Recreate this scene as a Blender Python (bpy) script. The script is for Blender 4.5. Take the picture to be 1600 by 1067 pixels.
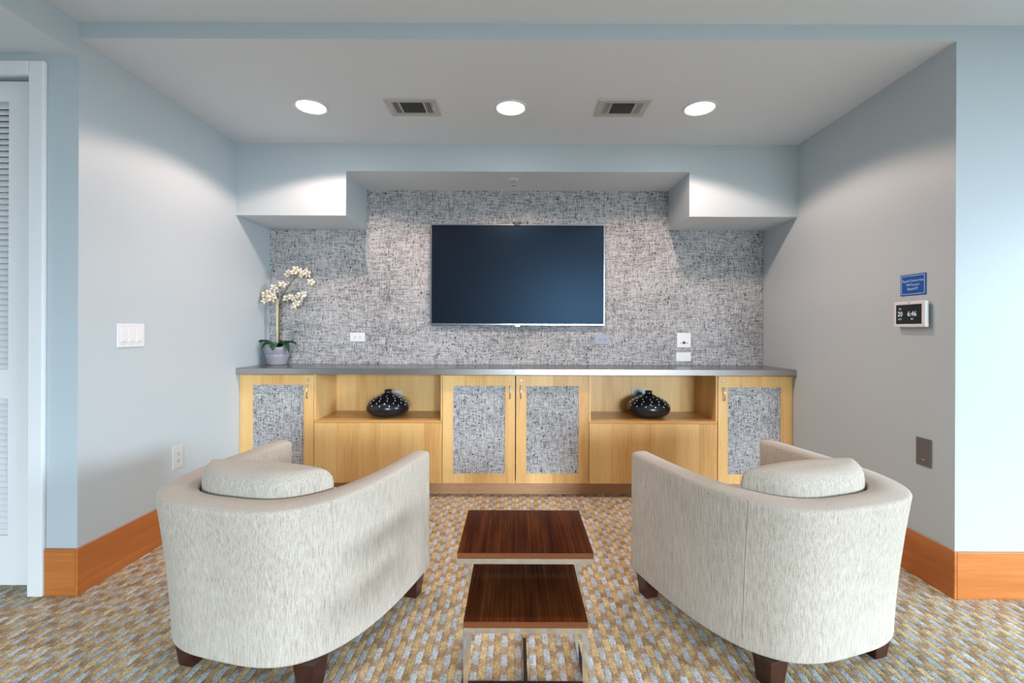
import bpy, bmesh, math, random
from mathutils import Vector, Matrix
random.seed(7)
PI = math.pi
for o in list(bpy.data.objects):
    bpy.data.objects.remove(o, do_unlink=True)
scene = bpy.context.scene
COL = scene.collection

# ------------------------------------------------------------------ camera, world, light, exposure
F_PX, VX, VY, CAM_H = 711.0, 806.0, 515.0, 1.186
cam_d = bpy.data.cameras.new('camera')
cam_d.sensor_width = 36.0
cam_d.lens = 36.0 * F_PX / 1600.0
cam_d.shift_x = -(VX - 800.0) / 1600.0
cam_d.shift_y = -(533.5 - VY) / 1600.0
cam_d.clip_start = 0.02
cam = bpy.data.objects.new('camera', cam_d)
cam.location = (0, 0, CAM_H)
cam.rotation_euler = (PI / 2, math.radians(-0.2), 0)
COL.objects.link(cam)
scene.camera = cam

world = bpy.data.worlds.new('world')
scene.world = world
world.use_nodes = True
wbg = world.node_tree.nodes['Background']
wbg.inputs[0].default_value = (0.62, 0.80, 1.0, 1)
wbg.inputs[1].default_value = 1.0

vs = scene.view_settings
vs.view_transform = 'Standard'
vs.look = 'None'
vs.gamma = 1.0
vs.use_curve_mapping = False
vs.exposure = 0.18

def area_light(name, loc, target, sx, sy, power, color, spread=180):
    d = bpy.data.lights.new(name, 'AREA')
    d.shape = 'RECTANGLE'; d.size = sx; d.size_y = sy
    d.energy = power; d.color = color; d.spread = math.radians(spread)
    o = bpy.data.objects.new(name, d)
    o.location = loc
    o.rotation_euler = (Vector(target) - Vector(loc)).to_track_quat('-Z', 'Y').to_euler()
    COL.objects.link(o)
    return o

DAY = (0.74, 0.885, 1.0)
# daylight through the side window and through the glazed rear wall of the lounge
area_light('side_window_daylight', (14.0, -4.2, 4.0), (-0.5, 1.8, 1.0), 4.6, 5.0, 3500, DAY)
area_light('rear_window_daylight', (3.2, -14.0, 4.0), (0.0, 2.0, 1.0), 4.6, 5.0, 5100, DAY)

# ------------------------------------------------------------------ helpers
def srgb(r, g, b):
    f = lambda c: (c / 255 / 12.92) if c / 255 <= 0.04045 else ((c / 255 + 0.055) / 1.055) ** 2.4
    return (f(r), f(g), f(b), 1)

class MB:
    """collects shapes and links them as one mesh object"""
    def __init__(self):
        self.bm = bmesh.new()
    def box(self, x0, x1, y0, y1, z0, z1, mi=0):
        b = self.bm
        v = [b.verts.new((x, y, z)) for z in (z0, z1) for y in (y0, y1) for x in (x0, x1)]
        fs = []
        for q in ((0, 2, 3, 1), (4, 5, 7, 6), (0, 1, 5, 4), (2, 6, 7, 3), (0, 4, 6, 2), (1, 3, 7, 5)):
            f = b.faces.new([v[i] for i in q]); f.material_index = mi; fs.append(f)
        return fs            # bottom, top, front(-y), back(+y), left(-x), right(+x)
    def hexa(self, bot, top):
        b = self.bm
        v = [b.verts.new(p) for p in bot] + [b.verts.new(p) for p in top]
        b.faces.new([v[3], v[2], v[1], v[0]]); b.faces.new(v[4:8])
        for i in range(4):
            j = (i + 1) % 4
            b.faces.new([v[i], v[j], v[4 + j], v[4 + i]])
    def lathe(self, prof, c=(0, 0, 0), n=40, axis='z', smooth=True, cap=True):
        b = self.bm; rings = []
        for (r, h) in prof:
            ring = []
            for k in range(n):
                a = 2 * PI * k / n
                p = (r * math.cos(a), r * math.sin(a), h)
                if axis == 'y': p = (p[0], -p[2], p[1])
                if axis == 'x': p = (p[2], p[0], p[1])
                ring.append(b.verts.new((c[0] + p[0], c[1] + p[1], c[2] + p[2])))
            rings.append(ring)
        for a, d in zip(rings, rings[1:]):
            for k in range(n):
                f = b.faces.new([a[k], a[(k + 1) % n], d[(k + 1) % n], d[k]]); f.smooth = smooth
        if cap:
            b.faces.new(rings[0][::-1]); b.faces.new(rings[-1])
    def tube(self, pts, r, n=10, cap=True):
        b = self.bm; pts = [Vector(p) for p in pts]; rings = []
        rr = r if isinstance(r, (list, tuple)) else [r] * len(pts)
        prev = None
        for i, p in enumerate(pts):
            t = (pts[min(i + 1, len(pts) - 1)] - pts[max(i - 1, 0)]).normalized()
            if prev is None:
                u = t.orthogonal().normalized()
            else:
                u = (prev - t * prev.dot(t)).normalized()
            prev = u; w = t.cross(u)
            rings.append([b.verts.new(p + rr[i] * (math.cos(2 * PI * k / n) * u + math.sin(2 * PI * k / n) * w)) for k in range(n)])
        for a, d in zip(rings, rings[1:]):
            for k in range(n):
                f = b.faces.new([a[k], a[(k + 1) % n], d[(k + 1) % n], d[k]]); f.smooth = True
        if cap:
            b.faces.new(rings[0][::-1]); b.faces.new(rings[-1])
    def loft(self, rings, smooth=True, cap=True):
        b = self.bm
        R = [[b.verts.new(p) for p in r] for r in rings]
        n = len(R[0])
        for a, d in zip(R, R[1:]):
            for k in range(n):
                f = b.faces.new([a[k], a[(k + 1) % n], d[(k + 1) % n], d[k]]); f.smooth = smooth
        if cap:
            b.faces.new(R[0][::-1]); b.faces.new(R[-1])
    def build(self, name, mat, parent=None, bevel=0, seg=2, loc=None, rot=None, label=None, fix=True, kind=None):
        if fix:
            bmesh.ops.recalc_face_normals(self.bm, faces=self.bm.faces[:])
        me = bpy.data.meshes.new(name)
        self.bm.to_mesh(me); self.bm.free()
        o = bpy.data.objects.new(name, me)
        for m in (mat if isinstance(mat, (list, tuple)) else [mat]):
            me.materials.append(M[m])
        COL.objects.link(o)
        if parent: o.parent = parent
        if loc: o.location = loc
        if rot: o.rotation_euler = rot
        if label: o['label'] = label
        if kind: o['kind'] = kind
        if bevel:
            md = o.modifiers.new('bevel', 'BEVEL'); md.width = bevel; md.segments = seg
            md.limit_method = 'ANGLE'; md.angle_limit = math.radians(40)
        return o

def thing(name, label, cat, loc=(0, 0, 0), rz=0, group=None):
    o = bpy.data.objects.new(name, None)
    o.empty_display_size = 0.1
    o.location = loc; o.rotation_euler = (0, 0, rz)
    o['label'] = label; o['category'] = cat
    if group: o['group'] = group
    COL.objects.link(o)
    return o

def struct(o, label, cat):
    o['kind'] = 'structure'; o['label'] = label; o['category'] = cat
    return o

def text_mesh(name, body, size, mat, parent, loc, rot, extrude=0.0004, sx=1.0):
    c = bpy.data.curves.new(name, 'FONT')
    c.body = body; c.size = size; c.align_x = 'CENTER'; c.align_y = 'CENTER'; c.extrude = extrude
    c.resolution_u = 3
    t = bpy.data.objects.new(name + '_tmp', c)
    COL.objects.link(t)
    dg = bpy.context.evaluated_depsgraph_get()
    me = bpy.data.meshes.new_from_object(t.evaluated_get(dg))
    bpy.data.objects.remove(t)
    me.materials.clear(); me.materials.append(M[mat])
    o = bpy.data.objects.new(name, me)
    o.location = loc; o.rotation_euler = rot; o.scale = (sx, 1, 1)
    o.parent = parent
    COL.objects.link(o)
    return o

# ------------------------------------------------------------------ materials
M = {}
def mat(name, color=(0.5, 0.5, 0.5, 1), rough=0.5, metal=0.0, spec=0.5, emit=None, estr=0):
    m = bpy.data.materials.new(name); m.use_nodes = True
    p = m.node_tree.nodes['Principled BSDF']
    p.inputs['Base Color'].default_value = color
    p.inputs['Roughness'].default_value = rough
    p.inputs['Metallic'].default_value = metal
    p.inputs['Specular IOR Level'].default_value = spec
    if emit:
        p.inputs['Emission Color'].default_value = emit
        p.inputs['Emission Strength'].default_value = estr
    M[name] = m
    return m

class NT:
    """tiny node-tree writer"""
    def __init__(self, m):
        self.t = m.node_tree; self.n = self.t.nodes; self.p = self.n['Principled BSDF']
    def node(self, kind, **kw):
        nd = self.n.new(kind)
        for k, v in kw.items(): setattr(nd, k, v)
        return nd
    def link(self, a, b): self.t.links.new(a, b)
    def put(self, sock, v):
        if hasattr(v, 'is_output'): self.link(v, sock)
        else: sock.default_value = v
    def obj(self): return self.node('ShaderNodeTexCoord').outputs['Object']
    def scale(self, vec, s):
        nd = self.node('ShaderNodeMapping'); self.link(vec, nd.inputs['Vector']); nd.inputs['Scale'].default_value = s
        return nd.outputs[0]
    def noise(self, vec, sc, detail=2, rough=0.5):
        nd = self.node('ShaderNodeTexNoise'); self.link(vec, nd.inputs['Vector'])
        nd.inputs['Scale'].default_value = sc; nd.inputs['Detail'].default_value = detail; nd.inputs['Roughness'].default_value = rough
        return nd.outputs['Fac']
    def math(self, op, a, b=0.0, c=0.0):
        nd = self.node('ShaderNodeMath', operation=op)
        for s, v in zip(nd.inputs, (a, b, c)): self.put(s, v)
        return nd.outputs[0]
    def ramp(self, fac, stops):
        nd = self.node('ShaderNodeValToRGB'); self.link(fac, nd.inputs[0])
        e = nd.color_ramp.elements
        while len(e) < len(stops): e.new(0.5)
        for el, (p, c) in zip(e, stops): el.position = p; el.color = c
        return nd.outputs[0]
    def mix(self, fac, a, b, mode='MIX'):
        nd = self.node('ShaderNodeMix', data_type='RGBA', blend_type=mode)
        self.put(nd.inputs[0], fac); self.put(nd.inputs[6], a); self.put(nd.inputs[7], b)
        return nd.outputs[2]
    def bump(self, h, strength=0.2, dist=0.002):
        nd = self.node('ShaderNodeBump'); self.link(h, nd.inputs['Height'])
        nd.inputs['Strength'].default_value = strength; nd.inputs['Distance'].default_value = dist
        self.link(nd.outputs[0], self.p.inputs['Normal'])
    def color(self, c): self.link(c, self.p.inputs['Base Color'])
    def sep(self, vec):
        nd = self.node('ShaderNodeSeparateXYZ'); self.link(vec, nd.inputs[0]); return nd.outputs
    def comb(self, x, y, z):
        nd = self.node('ShaderNodeCombineXYZ')
        for s, v in zip(nd.inputs, (x, y, z)): self.put(s, v)
        return nd.outputs[0]
    def white(self, vec):
        nd = self.node('ShaderNodeTexWhiteNoise', noise_dimensions='3D'); self.link(vec, nd.inputs['Vector']); return nd.outputs['Value']

def paint(name, c, rough=0.55, bump=0.08):
    m = mat(name, c, rough, spec=0.35); t = NT(m)
    v = t.obj()
    n = t.noise(v, 1.3, 3)
    dk = tuple(x * 0.965 for x in c[:3]) + (1,)
    t.color(t.mix(n, dk, c))
    t.bump(t.noise(v, 420, 2), bump, 0.001)
paint('wall_paint', (0.53, 0.60, 0.635, 1), 0.42)
paint('ceiling_paint', (0.80, 0.865, 0.92, 1), 0.7)
paint('door_paint', (0.86, 0.87, 0.88, 1), 0.35, 0.02)

def wood(name, c0, c1, c2, rough, axis, plank=None, fine=90, spec=0.5, ring=1.0, stretch=22, lo=0.28, hi=0.76):
    """grain runs along axis (0 x, 1 y, 2 z); plank = (axis, width) gives veneer leaves of slightly different tone"""
    m = mat(name, c1, rough, spec=spec); t = NT(m)
    v = t.obj()
    s = [fine] * 3; s[axis] = fine / stretch
    s2 = [9.0 * ring] * 3; s2[axis] = 1.0 * ring
    a = t.noise(t.scale(v, s), 1.0, 3, 0.6)
    b = t.noise(t.scale(v, s2), 1.0, 3, 0.55)
    f = t.math('ADD', t.math('MULTIPLY', a, 0.45), t.math('MULTIPLY', b, 0.55))
    if plank:
        xs = t.sep(v)
        k = t.math('FLOOR', t.math('DIVIDE', xs[plank[0]], plank[1]))
        w = t.white(t.comb(k, 3.1, 0.7))
        f = t.math('ADD', f, t.math('MULTIPLY', t.math('SUBTRACT', w, 0.5), 0.30))
    t.color(t.ramp(f, [(lo, c0), (0.52, c1), (hi, c2)]))
    t.bump(a, 0.03, 0.001)
wood('maple', srgb(204, 150, 86), srgb(228, 182, 114), srgb(238, 198, 136), 0.34, 2, (0, 0.155))
wood('maple_flat', srgb(196, 140, 76), srgb(214, 160, 94), srgb(226, 178, 114), 0.30, 0)
wood('plinth_wood', srgb(176, 128, 88), srgb(196, 150, 110), srgb(206, 164, 124), 0.45, 0)
wood('base_wood', srgb(168, 92, 38), srgb(192, 114, 54), srgb(212, 138, 76), 0.38, 1, fine=60)
wood('base_wood_x', srgb(168, 92, 38), srgb(192, 114, 54), srgb(212, 138, 76), 0.38, 0, fine=60)
wood('walnut', srgb(54, 24, 11), srgb(84, 42, 20), srgb(116, 66, 34), 0.14, 1, None, 170, 0.28, 2.0, 110, 0.36, 0.68)
wood('walnut_edge', srgb(86, 42, 18), srgb(108, 58, 27), srgb(128, 74, 38), 0.3, 0)
wood('leg_wood', srgb(38, 16, 10), srgb(58, 27, 18), srgb(80, 40, 26), 0.3, 2)

# wallpaper: woven grasscloth in greys
def grasscloth(name):
    m = mat(name, rough=0.75, spec=0.25); t = NT(m)
    v = t.obj()
    h = t.noise(t.scale(v, (16, 16, 210)), 1.0, 2, 0.6)
    u = t.noise(t.scale(v, (210, 210, 16)), 1.0, 2, 0.6)
    g = t.noise(t.scale(v, (150, 150, 150)), 1.0, 2, 0.6)
    k = t.noise(t.scale(v, (48, 48, 48)), 1.0, 1, 0.5)
    sp = t.ramp(t.noise(t.scale(v, (85, 85, 60)), 1.0, 1, 0.4), [(0.26, (1, 1, 1, 1)), (0.33, (0, 0, 0, 1))])
    big = t.noise(t.scale(v, (2.2, 2.2, 3.0)), 1.0, 2, 0.5)
    f = t.math('ADD', t.math('MULTIPLY', t.math('ADD', h, u), 0.33), t.math('MULTIPLY', g, 0.46))
    f = t.math('ADD', f, t.math('MULTIPLY', k, 0.10))
    f = t.math('ADD', f, t.math('MULTIPLY', t.math('SUBTRACT', big, 0.5), 0.10))
    c = t.ramp(f, [(0.43, srgb(54, 56, 60)), (0.545, srgb(122, 123, 126)), (0.67, srgb(200, 199, 199))])
    t.color(t.mix(sp, c, srgb(52, 54, 60)))
    t.bump(f, 0.35, 0.003)
grasscloth('grasscloth')

# chair cloth: slubby vertical weave
def linen(name):
    m = mat(name, rough=0.85, spec=0.2); t = NT(m)
    v = t.obj()
    a = t.noise(t.scale(v, (300, 300, 16)), 1.0, 2, 0.6)
    w = t.noise(t.scale(v, (330, 330, 330)), 1.0, 1, 0.5)
    b = t.noise(t.scale(v, (5, 5, 5)), 1.0, 2, 0.5)
    f = t.math('ADD', t.math('MULTIPLY', a, 0.6), t.math('MULTIPLY', w, 0.3))
    f = t.math('ADD', f, t.math('MULTIPLY', b, 0.1))
    t.color(t.ramp(f, [(0.30, srgb(146, 136, 124)), (0.48, srgb(183, 173, 160)), (0.66, srgb(206, 197, 186))]))
    t.bump(f, 0.25, 0.002)
    t.p.inputs['Sheen Weight'].default_value = 0.15
linen('linen')

# carpet: columns of short blocks, slate blue / mauve beside gold / tan
def carpet(name):
    m = mat(name, rough=0.95, spec=0.1); t = NT(m)
    v = t.obj()
    wob = t.noise(t.scale(v, (38, 38, 38)), 1.0, 1)
    xs = t.sep(v)
    CW, CL = 0.0256, 0.100
    fib = t.noise(t.scale(v, (230, 230, 230)), 1.0, 2, 0.7)
    fz_ = t.math('SUBTRACT', t.noise(t.scale(v, (120, 120, 120)), 1.0, 2, 0.7), 0.5)
    x = t.math('ADD', xs[0], t.math('MULTIPLY', t.math('SUBTRACT', wob, 0.5), 0.007))
    x = t.math('ADD', x, t.math('MULTIPLY', fz_, 0.014))
    cx = t.math('DIVIDE', x, CW)
    ci = t.math('FLOOR', cx)
    fx = t.math('FRACT', cx)
    par = t.math('MODULO', t.math('ADD', ci, 4000.0), 2.0)              # 0: blue column, 1: gold column
    par4 = t.math('MODULO', t.math('ADD', ci, 4000.0), 4.0)
    off = t.math('ADD', t.math('MULTIPLY', t.math('FLOOR', t.math('DIVIDE', par4, 2.0)), 0.28), t.math('MULTIPLY', par, 0.55))
    y = t.math('ADD', xs[1], t.math('MULTIPLY', t.math('SUBTRACT', wob, 0.5), 0.020))
    y = t.math('ADD', y, t.math('MULTIPLY', fz_, 0.075))
    off = t.math('ADD', off, t.math('MULTIPLY', t.white(t.comb(ci, 7.3, 1.9)), 0.22))
    cy = t.math('ADD', t.math('DIVIDE', y, CL), off)
    cyi = t.math('FLOOR', cy)
    fy = t.math('FRACT', cy)
    blk = t.ramp(fy, [(0.02, (1, 1, 1, 1)), (0.08, (0, 0, 0, 1)), (0.36, (0, 0, 0, 1)), (0.50, (1, 1, 1, 1))])
    rnd = t.white(t.comb(ci, cyi, 0.5))
    blue = t.mix(rnd, srgb(172, 178, 183), srgb(204, 210, 214))
    mauve = t.mix(rnd, srgb(158, 136, 115), srgb(190, 166, 142))
    gold = t.mix(rnd, srgb(194, 168, 123), srgb(220, 198, 154))
    tan = t.mix(rnd, srgb(158, 130, 97), srgb(196, 168, 131))
    ca = t.mix(blk, mauve, blue)
    cb = t.mix(blk, tan, gold)
    c = t.mix(par, ca, cb)
    edge = t.ramp(t.math('ABSOLUTE', t.math('SUBTRACT', fx, 0.5)), [(0.36, (0, 0, 0, 1)), (0.5, (1, 1, 1, 1))])
    c = t.mix(t.math('MULTIPLY', edge, 0.35), c, srgb(120, 98, 72))
    fac = t.ramp(fib, [(0.30, (0.40, 0.40, 0.40, 1)), (0.70, (1.5, 1.5, 1.5, 1))])
    c = t.mix(0.8, c, fac, 'MULTIPLY')
    mid = t.ramp(t.noise(t.scale(v, (75, 55, 75)), 1.0, 2, 0.6), [(0.34, (0.76, 0.73, 0.70, 1)), (0.66, (1.28, 1.28, 1.28, 1))])
    c = t.mix(0.8, c, mid, 'MULTIPLY')
    t.color(c)
    dome = t.math('SUBTRACT', 1.0, t.math('POWER', t.math('MULTIPLY', t.math('ABSOLUTE', t.math('SUBTRACT', fx, 0.5)), 2.0), 4.0))
    t.bump(t.math('ADD', t.math('MULTIPLY', fib, 0.6), t.math('MULTIPLY', dome, 0.6)), 0.6, 0.004)
carpet('carpet')

def speck(name, c, rough, amt=0.12, sc=160, spec=0.5, metal=0.0):
    m = mat(name, c, rough, metal, spec); t = NT(m)
    n = t.noise(t.obj(), sc, 2)
    lo = tuple(max(0, x * (1 - amt)) for x in c[:3]) + (1,); hi = tuple(min(1, x * (1 + amt)) for x in c[:3]) + (1,)
    t.color(t.mix(n, lo, hi))
speck('counter', srgb(92, 84, 80), 0.20, 0.08, 60, 0.6)
speck('chrome', (0.86, 0.85, 0.83, 1), 0.10, 0.03, 30, 0.5, 1.0)
speck('edge_metal', (0.42, 0.40, 0.385, 1), 0.27, 0.04, 60, 0.5, 1.0)
speck('steel', (0.62, 0.63, 0.65, 1), 0.28, 0.05, 80, 0.5, 1.0)
speck('bezel', (0.30, 0.32, 0.35, 1), 0.22, 0.03, 60, 0.5, 0.9)
speck('black_plastic', (0.012, 0.013, 0.016, 1), 0.35, 0.1)
speck('dark_bar', (0.018, 0.015, 0.018, 1), 0.3, 0.1)
speck('screen', (0.006, 0.007, 0.011, 1), 0.33, 0.02, 20, 0.26)
M['screen'].node_tree.nodes['Principled BSDF'].inputs['Specular Tint'].default_value = (0.34, 0.64, 1.0, 1)
speck('white_plastic', (0.80, 0.80, 0.81, 1), 0.3, 0.02)
speck('slot_black', (0.02, 0.02, 0.02, 1), 0.6)
speck('grey_plate', srgb(104, 100, 100), 0.4, 0.06)
speck('ivory_plastic', (0.62, 0.64, 0.62, 1), 0.35, 0.03)
speck('socket_grey', srgb(148, 152, 172), 0.4, 0.05)
speck('vent_metal', srgb(196, 194, 192), 0.45, 0.03)
speck('vent_dark', srgb(112, 113, 117), 0.6, 0.06)
speck('vase_black', (0.010, 0.012, 0.016, 1), 0.24, 0.25, 90, 0.55)
speck('vase_dot', (0.80, 0.78, 0.72, 1), 0.5, 0.04)
speck('sign_blue', srgb(22, 84, 168), 0.35, 0.04)
speck('sign_print', srgb(190, 214, 246), 0.5, 0.02)
speck('pot_glaze', srgb(158, 155, 165), 0.35, 0.05, 40)
speck('pot_groove', srgb(128, 120, 136), 0.5)
speck('petal', srgb(244, 238, 222), 0.6, 0.05, 60)
speck('petal_heart', srgb(206, 180, 96), 0.6, 0.1)
speck('leaf_green', srgb(22, 74, 44), 0.32, 0.35, 26)
speck('stem_green', srgb(92, 98, 70), 0.6, 0.2, 60)
speck('cane', srgb(206, 198, 164), 0.6, 0.2, 90)
speck('soil', srgb(56, 42, 32), 0.9, 0.3)
mat('lamp_lens', (1, 1, 1, 1), 0.4, emit=(1.0, 0.97, 0.94, 1), estr=14)
mat('screen_glyph', (0.5, 0.55, 0.6, 1), 0.5, emit=(0.62, 0.70, 0.80, 1), estr=0.55)
mg = mat('window_glass', (1, 1, 1, 1), 0.0)
gt = mg.node_tree
tr = gt.nodes.new('ShaderNodeBsdfTransparent'); gl = gt.nodes.new('ShaderNodeBsdfGlossy'); mx = gt.nodes.new('ShaderNodeMixShader')
gl.inputs['Roughness'].default_value = 0.02; mx.inputs[0].default_value = 0.06
gt.links.new(tr.outputs[0], mx.inputs[1]); gt.links.new(gl.outputs[0], mx.inputs[2])
gt.links.new(mx.outputs[0], gt.nodes['Material Output'].inputs['Surface'])

# ------------------------------------------------------------------ the setting
XL, XR = -1.946, 1.954           # side walls of the niche
Y0, Y1, Y2 = 2.0225, 3.162, 3.597  # niche mouth, counter / soffit front, back wall
ZC, ZR, ZA = 2.475, 2.546, 2.401   # niche ceiling, lounge ceiling, door recess ceiling
RX, LX, BY = 6.00, -3.20, -5.50    # lounge limits

b = MB(); b.box(LX - .15, RX + .15, BY - .15, Y2 + .15, -0.12, 0.0)
struct(b.build('floor', 'carpet'), 'patterned carpet floor in slate blue, gold and tan blocks', 'floor')

b = MB(); fs = b.box(XL, RX + .15, BY - .15, Y0, ZR, ZR + .15)
struct(b.build('ceiling', 'ceiling_paint'), 'white painted lounge ceiling before the niche beam', 'ceiling')
b = MB(); fs = b.box(XL, XR, Y0, Y2 + .15, ZC, ZR + .15); fs[2].material_index = 1
struct(b.build('ceiling_niche', ['ceiling_paint', 'wall_paint'], fix=False), 'lower niche ceiling with blue-grey beam front and three downlights', 'ceiling')

b = MB(); b.box(XL - .15, XR + .15, Y2, Y2 + .15, 0, ZC)
wall_back = struct(b.build('wall_back', 'wall_paint'), 'back wall of the niche covered in grey woven wallpaper', 'wall')
b = MB(); b.box(XL + .001, XR - .001, Y2 - .003, Y2, 0.86, 2.30)
b.build('wallpaper', 'grasscloth', wall_back, label='grey woven grasscloth wallpaper')

b = MB(); b.box(-2.151, XL, Y0, Y2 + .15, 0, ZR + .15)
struct(b.build('wall_left', 'wall_paint'), 'pale blue-grey left side wall of the niche', 'wall')
b = MB()
b.box(-2.96, -2.151, Y0, Y0 + .16, 2.306, ZA); b.box(LX - .15, -2.96, Y0, Y0 + .16, 0, ZA)
struct(b.build('wall_door', 'wall_paint'), 'blue-grey wall around the white louvered door', 'wall')
b = MB(); fs = b.box(LX - .15, XL, BY - .15, Y0, ZA, ZR + .15); fs[0].material_index = 1
struct(b.build('ceiling_recess', ['wall_paint', 'ceiling_paint'], fix=False), 'low ceiling of the door recess with blue-grey side', 'ceiling')
b = MB(); b.box(XR, RX + .15, Y0, Y0 + .15, 0, ZR + .15)
struct(b.build('wall_front', 'wall_paint'), 'bright blue-grey wall facing the lounge right of the niche', 'wall')
b = MB(); b.box(XR, XR + .15, Y0 + .15, Y2 + .15, 0, ZR + .15)
struct(b.build('wall_right', 'wall_paint'), 'taupe-toned right side wall of the niche', 'wall')
# lounge walls that the camera stands between
b = MB(); b.box(LX - .15, LX, BY - .15, Y0, 0, ZA)
struct(b.build('wall_recess', 'wall_paint'), 'side wall of the door recess', 'wall')
WY0, WY1, WZ0, WZ1 = -4.60, 1.20, 0.05, 2.25
b = MB()
b.box(RX, RX + .15, BY - .15, WY0, 0, ZR); b.box(RX, RX + .15, WY1, Y0, 0, ZR)
b.box(RX, RX + .15, WY0, WY1, 0, WZ0); b.box(RX, RX + .15, WY0, WY1, WZ1, ZR)
struct(b.build('wall_window', 'wall_paint'), 'lounge side wall with the window', 'wall')
b = MB()
for y in (WY0, (WY0 + WY1) / 2 - .02, WY1 - .04): b.box(RX + .04, RX + .10, y, y + .04, WZ0, WZ1)
for z in (WZ0, WZ1 - .04): b.box(RX + .041, RX + .099, WY0, WY1, z, z + .04)
w1 = struct(b.build('window_1', 'door_paint'), 'white framed window in the lounge side wall', 'window')
b = MB(); b.box(RX + .068, RX + .072, WY0 + .02, WY1 - .02, WZ0 + .02, WZ1 - .02)
b.build('pane', 'window_glass', w1)
RW0, RW1, RZ0, RZ1 = -0.20, 5.60, 0.05, 2.20
b = MB()
b.box(LX, RW0, BY - .15, BY, 0, ZR); b.box(RW1, RX, BY - .15, BY, 0, ZR)
b.box(RW0, RW1, BY - .15, BY, 0, RZ0); b.box(RW0, RW1, BY - .15, BY, RZ1, ZR)
struct(b.build('wall_rear', 'wall_paint'), 'rear lounge wall with wide glazing', 'wall')
b = MB()
for k in range(3):
    x = RW0 + (RW1 - RW0 - .04) * k / 2; b.box(x, x + .04, BY - .10, BY - .04, RZ0, RZ1)
for z in (RZ0, RZ1 - .04): b.box(RW0, RW1, BY - .099, BY - .041, z, z + .04)
w2 = struct(b.build('window_2', 'door_paint'), 'wide glazed window in the rear lounge wall', 'window')
b = MB(); b.box(RW0 + .02, RW1 - .02, BY - .072, BY - .068, RZ0 + .02, RZ1 - .02)
b.build('pane', 'window_glass', w2)

# stepped soffit over the back wall
b = MB()
XA, XB, ZU, ZL = -1.183, 1.203, 2.284, 1.975
def soffit_part(x0, x1, z0, z1):
    fs = b.box(x0, x1, Y1, Y2, z0, z1); fs[0].material_index = 1
soffit_part(XL, XA, ZL, ZC); soffit_part(XA, XB, ZU, ZC); soffit_part(XB, XR, ZL, ZC)
struct(b.build('ceiling_soffit', ['wall_paint', 'ceiling_paint'], fix=False), 'stepped blue-grey soffit with two lower boxes above the counter', 'soffit')

# baseboards
BH, BT = 0.208, 0.012
def baseboard(name, x0, x1, y0, y1, m, label):
    b = MB(); b.box(x0, x1, y0, y1, 0, BH)
    struct(b.build(name, m, bevel=.003), label, 'baseboard')
baseboard('baseboard_left', XL, XL + BT, Y0 - BT, 3.285, 'base_wood', 'tall orange wood baseboard along the left niche wall')
baseboard('baseboard_recess', -2.0825, XL + BT - .0125, Y0 - BT, Y0, 'base_wood_x', 'short orange wood baseboard between door casing and corner')
baseboard('baseboard_right', XR - BT, XR, Y0 - BT, 3.285, 'base_wood', 'tall orange wood baseboard along the right niche wall')
baseboard('baseboard_front', XR + .0005, RX, Y0 - BT, Y0, 'base_wood_x', 'light-struck orange wood baseboard under the bright front wall')

# louvered door with casing
DX1, DX0 = -2.153, -2.958
DY = Y0 + .028
door = thing('door_1', 'white louvered door with steel hinges in white casing', 'door', (DX1, DY, 0)); door['kind'] = 'structure'
dz0, dz1 = 0.028, 2.296
sx0, sx1 = -2.823 - DX1, -2.2875 - DX1
b = MB()
b.box(sx1, 0, 0, .04, dz0, dz1)
b.build('stile', 'door_paint', door)
b = MB(); b.box(DX0 - DX1, sx0, 0, .04, dz0, dz1); b.build('stile', 'door_paint', door)
for z0, z1 in ((dz0, .2497), (.868, .998), (2.206, dz1)):
    b = MB(); b.box(sx0, sx1, 0, .04, z0, z1); b.build('rail', 'door_paint', door)
b = MB(); b.box(0, sx1 - sx0, -.0035, .0035, -.0168, .0168)
slat = b.build('slat', 'door_paint', door)
slat_me = slat.data
first = True
for z0, z1, n in ((.2497, .868, 23), (.998, 2.206, 45)):
    for k in range(n):
        s = slat if first else bpy.data.objects.new('slat', slat_me)
        if not first: COL.objects.link(s); s.parent = door
        first = False
        s.location = (sx0, .02, z0 + (k + .5) * (z1 - z0) / n)
        s.rotation_euler = (math.radians(-38), 0, 0)
b = MB(); b.box(sx0, sx1, .0405, .044, .2, 2.25); b.build('slat_gap_shade', 'slot_black', door)  # black sheet standing in for the shade seen between the slats
for z in (2.075, 1.475, .872, .287):
    b = MB(); b.lathe([(.0065, -.05), (.0065, .05)], (-.004, -.006, z), 12)
    b.box(-.022, -.006, -.0015, .001, z - .05, z + .05)
    b.build('hinge', 'steel', door, label='polished steel butt hinge')
b = MB()
CX0, CX1 = -2.151 - DX1, -2.0825 - DX1
yc = Y0 - DY
b.box(CX0, CX1, yc - .02, yc, 0, 2.364)
b.build('casing', 'door_paint', door, bevel=.006)
b = MB(); b.box(DX0 - DX1 - .07, CX0, yc - .02, yc, 2.301, 2.364); b.build('casing_head', 'door_paint', door, bevel=.004)
b = MB(); b.box(DX0 - DX1 - .072, DX0 - DX1 - .002, yc - .02, yc, 0, 2.301); b.build('casing', 'door_paint', door, bevel=.006)

# ------------------------------------------------------------------ cabinets
S_F = 222.0                       # pixels per metre at the cabinet fronts
YF = F_PX / S_F                   # cabinet front plane
def fx(px): return (px - VX) / S_F
def fz(py): return CAM_H - (py - VY) / S_F
ZT, TH = 0.9126, 0.042
ZB = 0.105
ZD1 = 0.862
SH = 0.545                        # niche shelf top
T = 0.020

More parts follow.
